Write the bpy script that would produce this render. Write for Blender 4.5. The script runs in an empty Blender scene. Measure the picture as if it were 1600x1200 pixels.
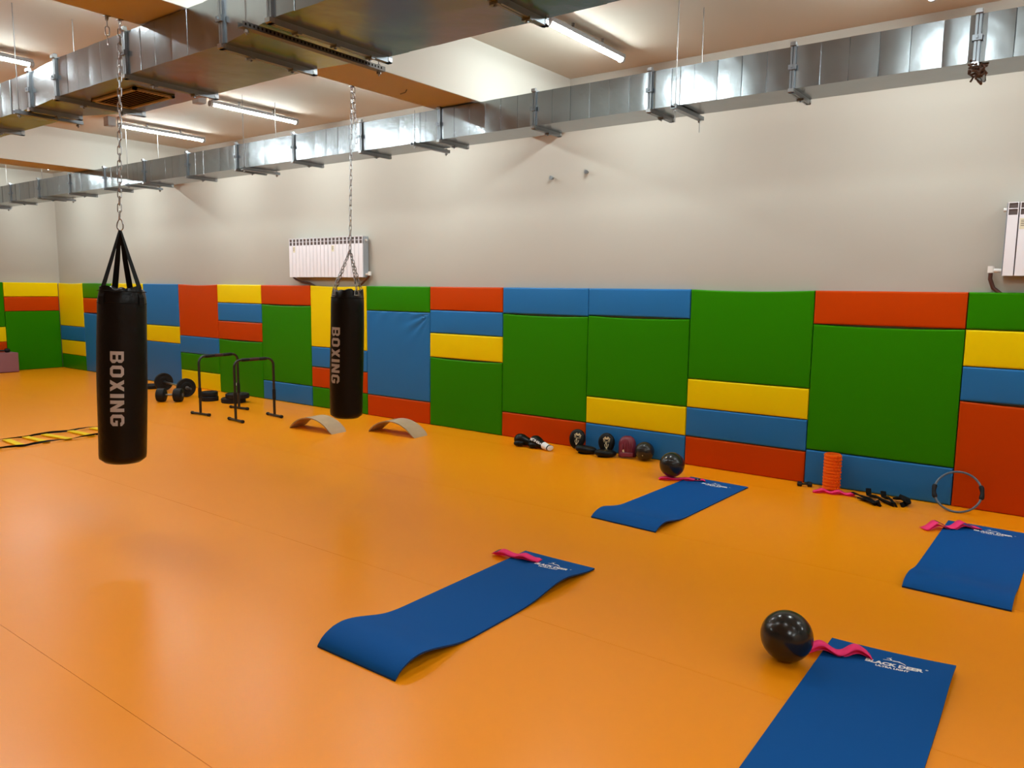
import bpy, bmesh, math, random
from mathutils import Vector, Matrix, Euler

S = 1.2                      # the scene below is laid out in units of one wall-pad column / 1.2 m; scaled to metres at the end
random.seed(7)
scn = bpy.context.scene
col = scn.collection
R = math.radians

# ------------------------------------------------------------------ camera, world, exposure
cam_d = bpy.data.cameras.new('camera')
cam = bpy.data.objects.new('camera', cam_d); col.objects.link(cam)
cam_d.sensor_width = 36.0; cam_d.sensor_fit = 'HORIZONTAL'
cam_d.lens = 1189.18 / 1600 * 36
cam_d.clip_start = 0.05; cam_d.clip_end = 100
def cam_axes(yaw, pitch, roll):
    cy, sy, cp, sp = math.cos(yaw), math.sin(yaw), math.cos(pitch), math.sin(pitch)
    f = Vector((sy*cp, cy*cp, -sp)); r = Vector((cy, -sy, 0)); u = r.cross(f)
    cr, sr = math.cos(roll), math.sin(roll)
    return cr*r + sr*u, -sr*r + cr*u, f
r_, u_, f_ = cam_axes(R(-36.7494), R(7.13369), R(0.654834))
cam.matrix_world = Matrix(((r_.x, u_.x, -f_.x, 0), (r_.y, u_.y, -f_.y, -6.0455*S), (r_.z, u_.z, -f_.z, 1.4856*S), (0, 0, 0, 1)))
scn.camera = cam
w = bpy.data.worlds.new('world'); scn.world = w; w.use_nodes = True
w.node_tree.nodes['Background'].inputs[0].default_value = (0.9, 0.95, 1, 1)
w.node_tree.nodes['Background'].inputs[1].default_value = 0.02
scn.view_settings.view_transform = 'Standard'; scn.view_settings.look = 'None'
scn.view_settings.gamma = 1.0; scn.view_settings.use_curve_mapping = False
scn.view_settings.exposure = 0.0
TUBE_STRENGTH = 198.0
scn.cycles.max_bounces = 10; scn.cycles.diffuse_bounces = 6; scn.cycles.glossy_bounces = 4
scn.cycles.sample_clamp_indirect = 6.0
scn.cycles.use_denoising = True

# ------------------------------------------------------------------ materials
def mat(name, color, rough=0.5, metal=0.0, spec=0.5, bump=0.0, bscale=20.0, var=0.0, vscale=3.0, emit=None, strength=0.0, bdetail=3.0, coat=0.0, stretch=None, rvar=0.0, bdist=0.01):
    m = bpy.data.materials.new(name); m.use_nodes = True
    nt = m.node_tree; b = nt.nodes['Principled BSDF']
    b.inputs['Base Color'].default_value = (*color, 1); b.inputs['Roughness'].default_value = rough
    b.inputs['Metallic'].default_value = metal; b.inputs['Specular IOR Level'].default_value = spec
    b.inputs['Coat Weight'].default_value = coat; b.inputs['Coat Roughness'].default_value = 0.15
    if emit:
        b.inputs['Emission Color'].default_value = (*emit, 1); b.inputs['Emission Strength'].default_value = strength
    if bump or var or rvar:
        tc = nt.nodes.new('ShaderNodeTexCoord'); src = tc.outputs['Object']
        if stretch:
            mp = nt.nodes.new('ShaderNodeMapping'); mp.inputs['Scale'].default_value = stretch
            nt.links.new(src, mp.inputs[0]); src = mp.outputs[0]
    if var:
        n = nt.nodes.new('ShaderNodeTexNoise'); n.inputs['Scale'].default_value = vscale; n.inputs['Detail'].default_value = 5
        nt.links.new(src, n.inputs['Vector'])
        mx = nt.nodes.new('ShaderNodeMix'); mx.data_type = 'RGBA'
        mx.inputs[6].default_value = (*[c*(1-var) for c in color], 1); mx.inputs[7].default_value = (*[min(1, c*(1+var)) for c in color], 1)
        rp = nt.nodes.new('ShaderNodeValToRGB'); rp.color_ramp.elements[0].position = .15; rp.color_ramp.elements[1].position = .85
        nt.links.new(n.outputs[0], rp.inputs[0]); nt.links.new(rp.outputs[0], mx.inputs[0]); nt.links.new(mx.outputs[2], b.inputs['Base Color'])
    if rvar:
        n3 = nt.nodes.new('ShaderNodeTexNoise'); n3.inputs['Scale'].default_value = vscale*.7; n3.inputs['Detail'].default_value = 6
        nt.links.new(src, n3.inputs['Vector'])
        mr = nt.nodes.new('ShaderNodeMapRange'); mr.inputs[1].default_value = .1; mr.inputs[2].default_value = .9
        mr.inputs[3].default_value = rough-rvar; mr.inputs[4].default_value = rough+rvar
        nt.links.new(n3.outputs[0], mr.inputs[0]); nt.links.new(mr.outputs[0], b.inputs['Roughness'])
    if bump:
        n2 = nt.nodes.new('ShaderNodeTexNoise'); n2.inputs['Scale'].default_value = bscale; n2.inputs['Detail'].default_value = bdetail
        nt.links.new(src, n2.inputs['Vector'])
        bp = nt.nodes.new('ShaderNodeBump'); bp.inputs['Strength'].default_value = bump; bp.inputs['Distance'].default_value = bdist
        nt.links.new(n2.outputs[0], bp.inputs['Height']); nt.links.new(bp.outputs[0], b.inputs['Normal'])
    return m

def tint(m, c):
    m.node_tree.nodes['Principled BSDF'].inputs['Specular Tint'].default_value = (*c, 1); return m
M = dict(
    floor=mat('floor_vinyl', (.95, .308, .003), .32, spec=.30, bump=.07, bscale=1.3, rvar=.04, vscale=.8, bdetail=1.0, bdist=.02),
    seam=mat('seam_dark', (.25, .09, .02), .8),
    wall=mat('wall_paint', (.425, .397, .345), .75, spec=.25, bump=.25, bscale=2.2, var=.022, vscale=.8, bdist=.03),
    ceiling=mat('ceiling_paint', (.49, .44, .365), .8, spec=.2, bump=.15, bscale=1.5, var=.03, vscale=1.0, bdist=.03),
    green=tint(mat('vinyl_green', (.023, .20, .001), .36, spec=.3, bump=.12, bscale=1.6, bdist=.03), (.3,.8,.05)),
    orange=tint(mat('vinyl_orange', (.50, .046, .001), .36, spec=.3, bump=.12, bscale=1.6, bdist=.03), (1,.5,.2)),
    yellow=tint(mat('vinyl_yellow', (.80, .58, .001), .36, spec=.3, bump=.12, bscale=1.6, bdist=.03), (1,.8,.2)),
    blue=tint(mat('vinyl_blue', (.019, .148, .385), .34, spec=.3, bump=.12, bscale=1.6, bdist=.03), (.5,.8,1)),
    foam=mat('mat_foam', (.0006, .080, .305), .7, spec=.12, bump=.1, bscale=300, bdist=.002),
    foam_side=mat('mat_foam_side', (.008, .035, .12), .8, spec=.2),
    steel=mat('galvanised_steel', (.28, .305, .32), .24, metal=1, bump=.16, bscale=5, var=.08, vscale=9, bdist=.02),
    steel2=mat('galvanised_flange', (.26, .285, .31), .38, metal=1, var=.1, vscale=8),
    steel_d=mat('dark_steel', (.16, .15, .14), .45, metal=1),
    chrome=mat('chain_steel', (.36, .37, .38), .3, metal=1),
    rod=mat('zinc_rod', (.24, .23, .22), .4, metal=1),
    leather=mat('black_leather', (.003, .003, .003), .36, spec=.22, bump=.35, bscale=14, bdist=.012),
    strap=mat('black_webbing', (.004, .004, .004), .7, spec=.15),
    print=mat('grey_print', (.42, .42, .42), .6),
    white=mat('white_print', (.85, .85, .85), .6),
    beige=mat('beige_print', (.62, .52, .30), .6),
    rubber=mat('black_rubber', (.009, .009, .010), .55, spec=.25, bump=.1, bscale=60, bdist=.002),
    black=mat('black_paint', (.010, .009, .009), .42),
    grip=mat('maroon_foam_grip', (.035, .008, .010), .75),
    ball=mat('black_ball', (.014, .014, .013), .20, bump=.05, bscale=150, bdist=.001),
    plywood=mat('birch_plywood', (.50, .36, .225), .55, spec=.25, var=.1, vscale=5, stretch=(1, 1, 6)),
    plyedge=mat('plywood_edge', (.34, .25, .15), .6),
    pink=mat('pink_band', (.98, .045, .21), .75, spec=.15),
    red=mat('burgundy_leather', (.17, .012, .026), .42, bump=.1, bscale=40, bdist=.003),
    roller=mat('orange_foam', (.88, .135, .004), .6, spec=.15),
    ring=mat('grey_ring', (.085, .12, .16), .45),
    radiator=mat('radiator_white', (.80, .78, .82), .35),
    rad_dark=mat('radiator_slot', (.11, .085, .08), .8, spec=.1),
    rad_end=mat('radiator_end', (.30, .33, .36), .5),
    pipe=mat('brown_pipe', (.07, .022, .015), .5),
    plastic=mat('white_plastic', (.75, .73, .70), .4),
    housing=mat('lamp_housing', (.28, .28, .28), .5),
    box_grey=mat('junction_grey', (.25, .24, .24), .6),
    tube=mat('lamp_tube', (.9, .95, 1), .5, emit=(.86, .97, .98), strength=TUBE_STRENGTH),
    mauve=mat('mauve_vinyl', (.27, .115, .135), .5),
    webyellow=mat('yellow_plastic', (.88, .62, .004), .6, spec=.15),
    grille=mat('grille_metal', (.30, .26, .20), .6, metal=.4),
    slot=mat('grille_slot', (.008, .006, .005), .9, spec=0),
    twine=mat('brown_twine', (.09, .055, .04), .9),
    label=mat('paper_label', (.72, .66, .48), .7),
)

# ------------------------------------------------------------------ mesh helpers
class MB:
    def __init__(s): s.v = []; s.f = []; s.mi = []
    def add(s, vs, fs, mi=0):
        n = len(s.v); s.v += [tuple(v) for v in vs]; s.f += [tuple(i+n for i in f) for f in fs]; s.mi += [mi]*len(fs); return s
    def box(s, x0, x1, y0, y1, z0, z1, mi=0):
        v = [(x0,y0,z0),(x1,y0,z0),(x1,y1,z0),(x0,y1,z0),(x0,y0,z1),(x1,y0,z1),(x1,y1,z1),(x0,y1,z1)]
        return s.add(v, [(0,3,2,1),(4,5,6,7),(0,1,5,4),(1,2,6,5),(2,3,7,6),(3,0,4,7)], mi)
    def hexa(s, a, b, mi=0):            # two quads a, b (4 points each) joined
        return s.add(list(a)+list(b), [(3,2,1,0),(4,5,6,7),(0,1,5,4),(1,2,6,5),(2,3,7,6),(3,0,4,7)], mi)
    def tube(s, pts, r, n=8, closed=False, cap=True, mi=0):
        pts = [Vector(p) for p in pts]; m = len(pts); rs = r if isinstance(r, (list, tuple)) else [r]*m
        vs = []; fs = []; up = None
        for i, p in enumerate(pts):
            if closed: t = (pts[(i+1) % m] - pts[i-1]).normalized()
            else: t = (pts[min(i+1, m-1)] - pts[max(i-1, 0)]).normalized()
            if up is None:
                up = Vector((0,0,1)) if abs(t.z) < .9 else Vector((1,0,0))
            a = (up - t*up.dot(t))
            if a.length < 1e-5: a = t.orthogonal()
            a.normalize(); up = a; b = t.cross(a)
            for k in range(n):
                q = 2*math.pi*k/n; vs.append(p + (a*math.cos(q) + b*math.sin(q))*rs[i])
        for i in range(m if closed else m-1):
            j = (i+1) % m
            for k in range(n):
                l = (k+1) % n; fs.append((i*n+k, i*n+l, j*n+l, j*n+k))
        if cap and not closed:
            fs.append(tuple(range(n))[::-1]); fs.append(tuple((m-1)*n+k for k in range(n)))
        return s.add(vs, fs, mi)
    def lathe(s, prof, n=32, c=(0,0,0), fn=None, cap0=True, cap1=True, mi=0, axis='z'):
        vs = []; fs = []; m = len(prof)
        for i, (r, z) in enumerate(prof):
            for k in range(n):
                q = 2*math.pi*k/n; rr = r + (fn(q, z, r) if fn else 0)
                x, y, zz = rr*math.cos(q), rr*math.sin(q), z
                if axis == 'x': x, y, zz = zz, x, y
                if axis == 'y': x, y, zz = y, zz, x
                vs.append((c[0]+x, c[1]+y, c[2]+zz))
        for i in range(m-1):
            for k in range(n):
                l = (k+1) % n; fs.append((i*n+k, i*n+l, (i+1)*n+l, (i+1)*n+k))
        if cap0: fs.append(tuple(range(n))[::-1])
        if cap1: fs.append(tuple((m-1)*n+k for k in range(n)))
        return s.add(vs, fs, mi)
    def grid(s, fn, nu, nv, mi=0):
        vs = [fn(i/nu, j/nv) for j in range(nv+1) for i in range(nu+1)]
        fs = [(j*(nu+1)+i, j*(nu+1)+i+1, (j+1)*(nu+1)+i+1, (j+1)*(nu+1)+i) for j in range(nv) for i in range(nu)]
        return s.add(vs, fs, mi)
    def slab(s, fn, nu, nv, th, mi=0, mside=0):   # fn gives the top; thickness th straight down
        top = [Vector(fn(i/nu, j/nv)) for j in range(nv+1) for i in range(nu+1)]
        W = nu+1; n = len(top); vs = top + [t - Vector((0,0,th)) for t in top]
        f1 = [(j*W+i, j*W+i+1, (j+1)*W+i+1, (j+1)*W+i) for j in range(nv) for i in range(nu)]
        s_f = [tuple(n+q for q in f[::-1]) for f in f1]; base = len(s.v)
        s.add(vs, f1, mi)
        side = []
        for i in range(nu):
            side.append((i, n+i, n+i+1, i+1)); a = nv*W+i; side.append((a, a+1, n+a+1, n+a))
        for j in range(nv):
            a = j*W; b = (j+1)*W; side.append((a, b, n+b, n+a)); a += nu; b += nu; side.append((a, n+a, n+b, b))
        s.f += [tuple(base+q for q in f) for f in s_f+side]; s.mi += [mside]*(len(s_f)+len(side)); return s
    def xf(s, mtx):
        s.v = [tuple(mtx @ Vector(v)) for v in s.v]; return s
    def mesh(s, name, mats, smooth=35):
        me = bpy.data.meshes.new(name); me.from_pydata(s.v, [], s.f)
        for m in (mats if isinstance(mats, (list, tuple)) else [mats]): me.materials.append(m)
        me.polygons.foreach_set('material_index', s.mi); me.validate(); me.update()
        if smooth:
            bm = bmesh.new(); bm.from_mesh(me); bmesh.ops.recalc_face_normals(bm, faces=bm.faces); bm.to_mesh(me); bm.free()
            me.shade_smooth(); me.set_sharp_from_angle(angle=R(smooth))
        return me
    def build(s, name, mats, parent=None, smooth=35, bevel=0, sub=0, loc=None):
        o = bpy.data.objects.new(name, s.mesh(name, mats, smooth)); col.objects.link(o)
        if parent: o.parent = parent
        if loc: o.location = loc
        if bevel:
            b = o.modifiers.new('bevel', 'BEVEL'); b.width = bevel; b.segments = 2; b.limit_method = 'ANGLE'
        if sub:
            d = o.modifiers.new('sub', 'SUBSURF'); d.levels = sub; d.render_levels = sub
        return o

def tag(o, label, cat, group=None, kind=None):
    o['label'] = label; o['category'] = cat
    if group: o['group'] = group
    if kind: o['kind'] = kind
    return o
def thing(name, label, cat, loc=(0,0,0), rz=0, group=None, rot=None):
    o = bpy.data.objects.new(name, None); col.objects.link(o); o.empty_display_size = .1
    o.location = loc; o.rotation_euler = rot if rot else (0,0,rz)
    return tag(o, label, cat, group)
def struct(o, label=None):
    o['kind'] = 'structure'
    if label: o['label'] = label
    return o
def copy_tree(o, loc=None, rz=None, label=None):
    c = o.copy(); col.objects.link(c)
    if loc is not None: c.location = loc
    if rz is not None: c.rotation_euler = (0,0,rz)
    if label: c['label'] = label
    for ch in list(o.children):
        d = ch.copy(); col.objects.link(d); d.parent = c
        for g in list(ch.children):
            e = g.copy(); col.objects.link(e); e.parent = d
    return c
def text_mesh(txt, size, offset=0.0, extrude=0.0, sx=1.0, align='CENTER'):
    cu = bpy.data.curves.new('t', 'FONT'); cu.body = txt; cu.size = size; cu.offset = offset; cu.extrude = extrude
    cu.align_x = align; cu.resolution_u = 2
    ob = bpy.data.objects.new('t', cu); col.objects.link(ob)
    bpy.context.view_layer.update()
    me = bpy.data.meshes.new_from_object(ob.evaluated_get(bpy.context.evaluated_depsgraph_get()))
    bpy.data.objects.remove(ob); bpy.data.curves.remove(cu)
    mb = MB(); mb.add([(v.co.x*sx, v.co.y, v.co.z) for v in me.vertices], [tuple(p.vertices) for p in me.polygons])
    bpy.data.meshes.remove(me); return mb

# ------------------------------------------------------------------ room shell
XL, XR, YF, YB, HC = -14.60, 4.6, -11.2, 0.05, 3.389
fl = struct(MB().box(XL-.2, XR+.2, YF-.2, YB+.2, -.25, -.006).build('floor', M['seam']), 'orange vinyl sports floor laid in long strips with faint seams')
edges = [YF, -10.836, -9.336, -7.836, -6.336, -4.836, -3.336, -1.836, -.336, YB]
for a, b in zip(edges[:-1], edges[1:]):
    MB().box(XL, XR, a+.0009, b-.0009, -.0055, 0).build('floor_sheet', M['floor'], fl)
struct(MB().box(XL-.2, XR+.2, YB, YB+.2, 0, HC+.2).build('wall_back', M['wall']), 'long cream painted wall above the coloured padding')
struct(MB().box(XL-.2, XL, YF, YB, 0, HC+.2).build('wall_left', M['wall']), 'far cream end wall at the left')
struct(MB().box(XR, XR+.2, YF, YB, 0, HC+.2).build('wall_right', M['wall']))
struct(MB().box(XL-.2, XR+.2, YF-.2, YF, 0, HC+.2).build('wall_front', M['wall']))
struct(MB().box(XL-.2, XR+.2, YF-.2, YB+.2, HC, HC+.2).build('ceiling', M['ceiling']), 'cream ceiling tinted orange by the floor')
for i, (a, b) in enumerate([(-4.40, -3.928), (-10.80, -10.32), (2.0, 2.47)]):
    struct(MB().box(a, b, YF, YB, 2.937, HC+.01).build('trim_%d' % (i+1), M['wall'], bevel=.004), 'deep painted ceiling beam crossing the room')

# ------------------------------------------------------------------ wall padding
G_, O_, Y_, B_ = 'green', 'orange', 'yellow', 'blue'
def pad_mesh(wd, h, T=.05, wrinkle=0, sag=0):
    r = .011; g = .0022
    def coords(L):
        e = [0, .0018, .005, .010, .018]; n = max(2, int(L/.12)) if not wrinkle else max(8, int(L/.02))
        mid = [e[-1] + (L-2*e[-1])*k/n for k in range(1, n)]
        return e + mid + [L-q for q in e[::-1]]
    xs = coords(wd-2*g); zs = coords(h-2*g); L, Hh = xs[-1], zs[-1]
    def prof(d): return r if d >= r else math.sqrt(max(0, r*r-(r-d)**2))
    mb = MB(); vs = []
    for z in zs:
        for x in xs:
            d = T - r + min(prof(min(x, L-x)), prof(min(z, Hh-z)))
            u, v = x/L, z/Hh
            d += .004*(1-abs(2*u-1)**4)*(1-abs(2*v-1)**4)
            zz = z
            if sag and z > Hh*.5: zz = z - sag*(1-(2*u-1)**2)*(v-.5)*2 * (1 if v > .9 else .5)
            if wrinkle:
                # creases fanning from the top right corner
                fx, fz = L-x, Hh-z
                a = math.atan2(fz, fx+.02); rr = math.hypot(fx, fz)
                amp = .012*math.exp(-(rr/.30)**2*1.0)*min(1, fz/.02)*min(1, fx/.02)
                d += amp*math.sin(a*17)*math.exp(-((a-.55)/.55)**2)
                d += .005*math.exp(-(fz/.10)**2)*math.sin(x*26+fz*12)*min(1, fz/.02)*min(1, x/.05)*min(1, fx/.05)
            vs.append((g+x, -d, g+zz))
    W = len(xs)
    fs = [(j*W+i, j*W+i+1, (j+1)*W+i+1, (j+1)*W+i) for j in range(len(zs)-1) for i in range(W-1)]
    n = len(vs)
    ring = [i for i in range(W)] + [j*W+W-1 for j in range(1, len(zs))] + [(len(zs)-1)*W+i for i in range(W-2, -1, -1)] + [j*W for j in range(len(zs)-2, 0, -1)]
    back = [(vs[i][0], 0, vs[i][2]) for i in ring]
    fs += [(ring[k], n+k, n+(k+1) % len(ring), ring[(k+1) % len(ring)]) for k in range(len(ring))]
    mb.add(vs+back, fs); return mb
pad_cache = {}
def pad(parent, x0, z1, wd, h, c, wrinkle=0, sag=0):
    key = (round(wd, 3), round(h, 3), c, wrinkle, sag)
    if key not in pad_cache: pad_cache[key] = pad_mesh(wd, h, wrinkle=wrinkle, sag=sag).mesh('wall_pad', M[c], 50)
    o = bpy.data.objects.new('wall_pad', pad_cache[key]); col.objects.link(o); o.parent = parent; o.location = (x0, random.uniform(-.0015, .0015), z1-h)
    return o
wp = thing('wall_padding', 'long row of green, blue, orange and yellow vinyl wall pads on the right-hand wall', 'wall padding', (0, YB, 0))
cols = [
    (-14.55, -13.64, [(Y_, .75), (B_, .25), (Y_, .25), (G_, .25)]),
    (-13.64, -12.63, [(G_, .25), (O_, .25), (B_, 1.0)]),
    (-12.63, -11.63, [(Y_, .25), (G_, .75), (O_, .5)]),
    (-11.63, -10.63, [(B_, .625), (Y_, .25), (B_, .625)]),
    (-10.63, -9.63, [(O_, .75), (B_, .25), (G_, .25), (Y_, .25)]),
    (-9.63, -8.625, [(Y_, .25), (B_, .25), (O_, .25), (G_, .75)]),
    (-8.625, -7.621, [(O_, .25), (G_, 1.0), (B_, .25)]),
    (-7.621, -6.62, [(Y_, .75), (B_, .25), (O_, .25), (G_, .25)]),
    (-6.62, -5.628, [(G_, .28), (B_, .975), (O_, .245)]),
    (-5.628, -4.64, [(O_, .25), (B_, .245), (Y_, .26), (G_, .745)]),
    (-4.64, -3.65, [(B_, .26), (G_, .99), (O_, .25)]),
    (-3.65, -2.653, [(B_, .25), (G_, .75), (Y_, .25), (B_, .25)]),
    (-2.653, -1.65, [(G_, .755), (Y_, .245), (B_, .25), (O_, .25)]),
    (-1.65, -.64, [(O_, .255), (G_, .975), (B_, .27)]),
    (-.64, .36, [(G_, .255), (Y_, .255), (B_, .24), (O_, .75)]),
    (.36, 1.36, [(Y_, .25), (B_, .25), (G_, 1.0)]),
    (1.36, 2.36, [(O_, .75), (G_, .25), (B_, .25), (Y_, .25)]),
    (2.36, 3.36, [(B_, .25), (G_, 1.0), (O_, .25)]),
    (3.36, 4.55, [(G_, .25), (Y_, .25), (O_, 1.0)]),
]
for a, b, st in cols:
    z = 1.5
    for c, h in st:
        big = (c == B_ and h > .95 and a == -6.62)
        pad(wp, a, z, b-a, h, c, wrinkle=1 if big else 0, sag=.012 if (h > .7 and not big) else 0); z -= h
wl = thing('wall_padding', 'short row of coloured vinyl wall pads on the far end wall', 'wall padding', (XL, 0, 0), R(90))
# rotated 90 deg: local x -> world y, local -y -> world +x
for a, b, st in [(-.86, .0, [(Y_, .245), (O_, .245), (G_, 1.01)]), (-1.86, -.86, [(G_, .75), (Y_, .25), (O_, .25), (B_, .25)]),
                 (-2.86, -1.86, [(B_, .25), (O_, .75), (G_, .5)]), (-3.86, -2.86, [(Y_, .5), (G_, 1.0)]), (-4.86, -3.86, [(O_, .25), (B_, 1.25)])]:
    z = 1.5
    for c, h in st: pad(wl, a, z, b-a, h, c); z -= h

# ------------------------------------------------------------------ ceiling lamps
def make_lamp():
    t = thing('ceiling_lamp', '', 'ceiling lamp')
    MB().box(-.034, .034, -.53, .53, -.032, 0).build('housing', M['housing'], t, bevel=.003)
    n = 10; prof = []
    mb = MB(); vs = []; fs = []
    for y in (-.51, .51):
        for k in range(n+1):
            q = math.pi*k/n; vs.append((.028*math.cos(q), y, -.032-.020*math.sin(q)))
    for k in range(n): fs.append((k, k+1, n+2+k, n+1+k))
    fs.append(tuple(range(n+1))); fs.append(tuple(range(n+1, 2*n+2))[::-1])
    mb.add(vs, fs); mb.build('tube', M['tube'], t, smooth=40)
    for s in (-1, 1):
        MB().lathe([(.029, 0), (.029, .03), (.024, .036)], 16, (0, 0, -.033), axis='y').xf(Matrix.Translation((0, s*.505 if s > 0 else -.505-.036, 0))).build('end_cap', M['housing'], t)
    for y in (-.2, .22):
        MB().box(-.031, .031, y-.008, y+.008, -.034, .002).box(-.008, .008, y-.008, y+.008, .001, .046).build('clip', M['chrome'], t)
    return t
L0 = make_lamp()
lamps = [(-3.12, -.98, 'ceiling strip lamp right of the big beam, nearest the top of the photo'),
         (-7.25, -.96, 'right one of the two strip lamps between the ducts, over the far wall'),
         (-9.13, -.95, 'left one of the two strip lamps between the ducts, beside the hanging chain'),
         (-13.40, -1.02, 'farthest strip lamp, in the last ceiling bay at left'),
         (-7.25, -3.66, 'strip lamp behind the wide duct at the left photo edge'),
         (-.915, -1.03, 'strip lamp whose bright end just shows at the top right')]
for i, (x, y, lb) in enumerate(lamps):
    o = L0 if i == 0 else copy_tree(L0)
    o.location = (x, y, HC-.045); o['label'] = lb; o['group'] = 'ceiling strip lamps in view'
added_lamps = [(x, -3.66) for x in (-13.4, -9.13, -5.3, -3.12, -.915, 1.3, 3.5)] + [(-9.13, -6.6), (1.3, -6.6), (3.5, -6.6)] + [(-5.3, -.97), (-11.55, -.97), (1.3, -1.0), (3.5, -1.0)]  # unseen strip lamps, added to shape how light falls in the room
rows = {-1.0: 'first', -.97: 'first', -3.66: 'second', -6.6: 'third'}; nth = ['far left', 'left of centre', 'inner left', 'just left of the big beam', 'right of the big beam', 'inner right', 'outer right', 'far right']
for x, y in added_lamps:
    kx = min(range(8), key=lambda i: abs((-13.4 if x < -12 else -11.5, -9.13, -7.25, -5.4, -3.12, -.915, 1.2, 3.5)[i]-x))
    o = copy_tree(L0, (x, y, HC-.045), label='added unseen strip lamp, %s row from the padded wall, %s' % (rows[y], nth[kx])); o['group'] = 'added ceiling strip lamps out of view'
jb = tag(MB().box(-.055, .055, -.045, .045, -.07, .03).build('junction_box', M['box_grey'], bevel=.005), 'grey junction box at the near end of the right middle strip lamp', 'junction box', 'ceiling junction boxes')
jb.location = (-7.27, -1.60, HC-.03)
for loc, lb in [((-9.15, -1.58, HC-.03), 'grey junction box at the near end of the left middle strip lamp'), ((-3.14, -1.63, HC-.03), 'grey junction box under the wide duct edge beside the nearest strip lamp')]:
    o = copy_tree(jb, loc, label=lb)

# ------------------------------------------------------------------ ducts
def duct_section(parent, xa, xb, A, B, ribs, rng):
    """A,B = (y0,y1,z0,z1) at xa / xb ; faces creased every rib"""
    n = max(1, ribs); mb = MB(); rows = []; e = .007
    for k in range(n):                       # every panel between two cross creases is tilted and pillowed a little
        ra, rb, pl = rng.uniform(0, .0052), rng.uniform(0, .0052), rng.uniform(.0002, .0012)
        if n == 1: ra = rb = pl = 0
        for q, off in ((.012 if k else 0, ra), (.25, ra*.75+rb*.25+pl), (.5, (ra+rb)/2+pl*1.3), (.75, ra*.25+rb*.75+pl), (1 if k == n-1 else .988, rb)):
            t = (k+q)/n; x = xa+(xb-xa)*t
            if (k == 0 and q == 0) or (k == n-1 and q == 1): off = 0
            y0, y1, z0, z1 = [A[c]+(B[c]-A[c])*t for c in range(4)]
            rows.append([(x, y0-off, z0), (x+rng.uniform(-.002, .002), y0-off*1.2, (z0+z1)/2), (x, y0-off, z1), (x, y1+off, z1), (x, y1+off, z0)])
        if k < n-1:
            t = (k+1)/n; x = xa+(xb-xa)*t; y0, y1, z0, z1 = [A[c]+(B[c]-A[c])*t for c in range(4)]
            rows.append([(x, y0+.0005, z0), (x, y0+.0005, (z0+z1)/2), (x, y0+.0005, z1), (x, y1, z1), (x, y1, z0)])
    W = 5; vs = [v for r_ in rows for v in r_]; fs = []
    for i in range(len(rows)-1):
        for k in range(W):
            l = (k+1) % W; fs.append((i*W+k, i*W+l, (i+1)*W+l, (i+1)*W+k))
    fs.append(tuple(range(W))); m = len(rows)-1; fs.append(tuple(m*W+k for k in range(W-1, -1, -1)))
    mb.add(vs, fs)
    return mb.build('duct_section', M['steel'], parent, smooth=7)
def flange(parent, x, y0, y1, z0, z1, pr=.026, hw=.014):
    mb = MB()
    for s in (-1, 1):                       # two angle frames back to back
        a, b = (x-hw, x-.002) if s < 0 else (x+.002, x+hw)
        a2, b2 = (x-hw, x-hw+.004) if s < 0 else (x+hw-.004, x+hw)
        mb.box(a, b, y0-pr*.55, y0+.002, z0-pr, z1+pr); mb.box(a, b, y1-.002, y1+pr, z0-pr, z1+pr)
        mb.box(a, b, y0-pr*.55, y1+pr, z0-pr, z0+.002); mb.box(a, b, y0-pr*.55, y1+pr, z1-.002, min(z1+pr, 2.935))
    f = mb.build('flange', M['steel2'], parent, smooth=0)
    c = MB()
    zc = (z0+z1)/2
    c.box(x-hw-.008, x+hw+.008, y0-pr*.55-.012, y0-pr*.55+.004, zc-.014, zc+.014)
    c.box(x-.005, x+.005, y0-pr*.55-.020, y0-pr*.55-.01, zc-.006, zc+.006)
    k = max(1, int((y1-y0)/.22))
    for i in range(k):
        yy = y0 + (y1-y0)*(i+.6)/(k+.1)
        c.box(x-hw-.007, x+hw+.007, yy-.012, yy+.012, z0-pr-.010, z0-pr+.004); c.box(x-.005, x+.005, yy-.005, yy+.005, z0-pr-.018, z0-pr)
    c.build('clip', M['steel2'], f, smooth=0)['kind'] = 'stuff'
    e = MB()
    for yy, zz in ((y0-.012, z0-.018), (y1+.014, z0-.018), (y0-.012, z1+.006)):
        e.tube([(x-hw-.004, yy, zz), (x+hw+.004, yy, zz)], .0075, 6)
        e.box(x-hw-.002, x+hw+.002, yy-.014, yy+.014, zz-.004, zz+.016)
    e.build('corner_bolt', M['chrome'], f, smooth=0)['kind'] = 'stuff'
    return f
rng = random.Random(3)
ds = thing('ventilation_duct', 'narrow galvanised air duct running along the right-hand wall under the ceiling', 'duct', (0, 0, 0))
SZ = (-1.29, -.97, 2.683, 2.922)
fx = [1.37, .42, -.56, -1.50, -2.43, -3.37, -4.31, -5.24, -6.19, -7.12, -8.05, -8.98, -9.94, -10.9, -11.85, -12.81, -13.75]
prev = 4.55
for x in fx + [-14.57]:
    duct_section(ds, x+.0, prev, SZ, SZ, 6 if prev-x > .5 else 3, rng); prev = x
for x in fx: flange(ds, x, *SZ)
db = thing('ventilation_duct', 'wide galvanised air duct stepping wider toward the top of the photo, under the beam', 'duct', (0, 0, 0))
N_ = (-3.67, -3.37, 2.69, 2.925); W_ = (-3.71, -3.165, 2.69, 2.925); X_ = (-3.80, -3.09, 2.69, 2.925)
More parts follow.
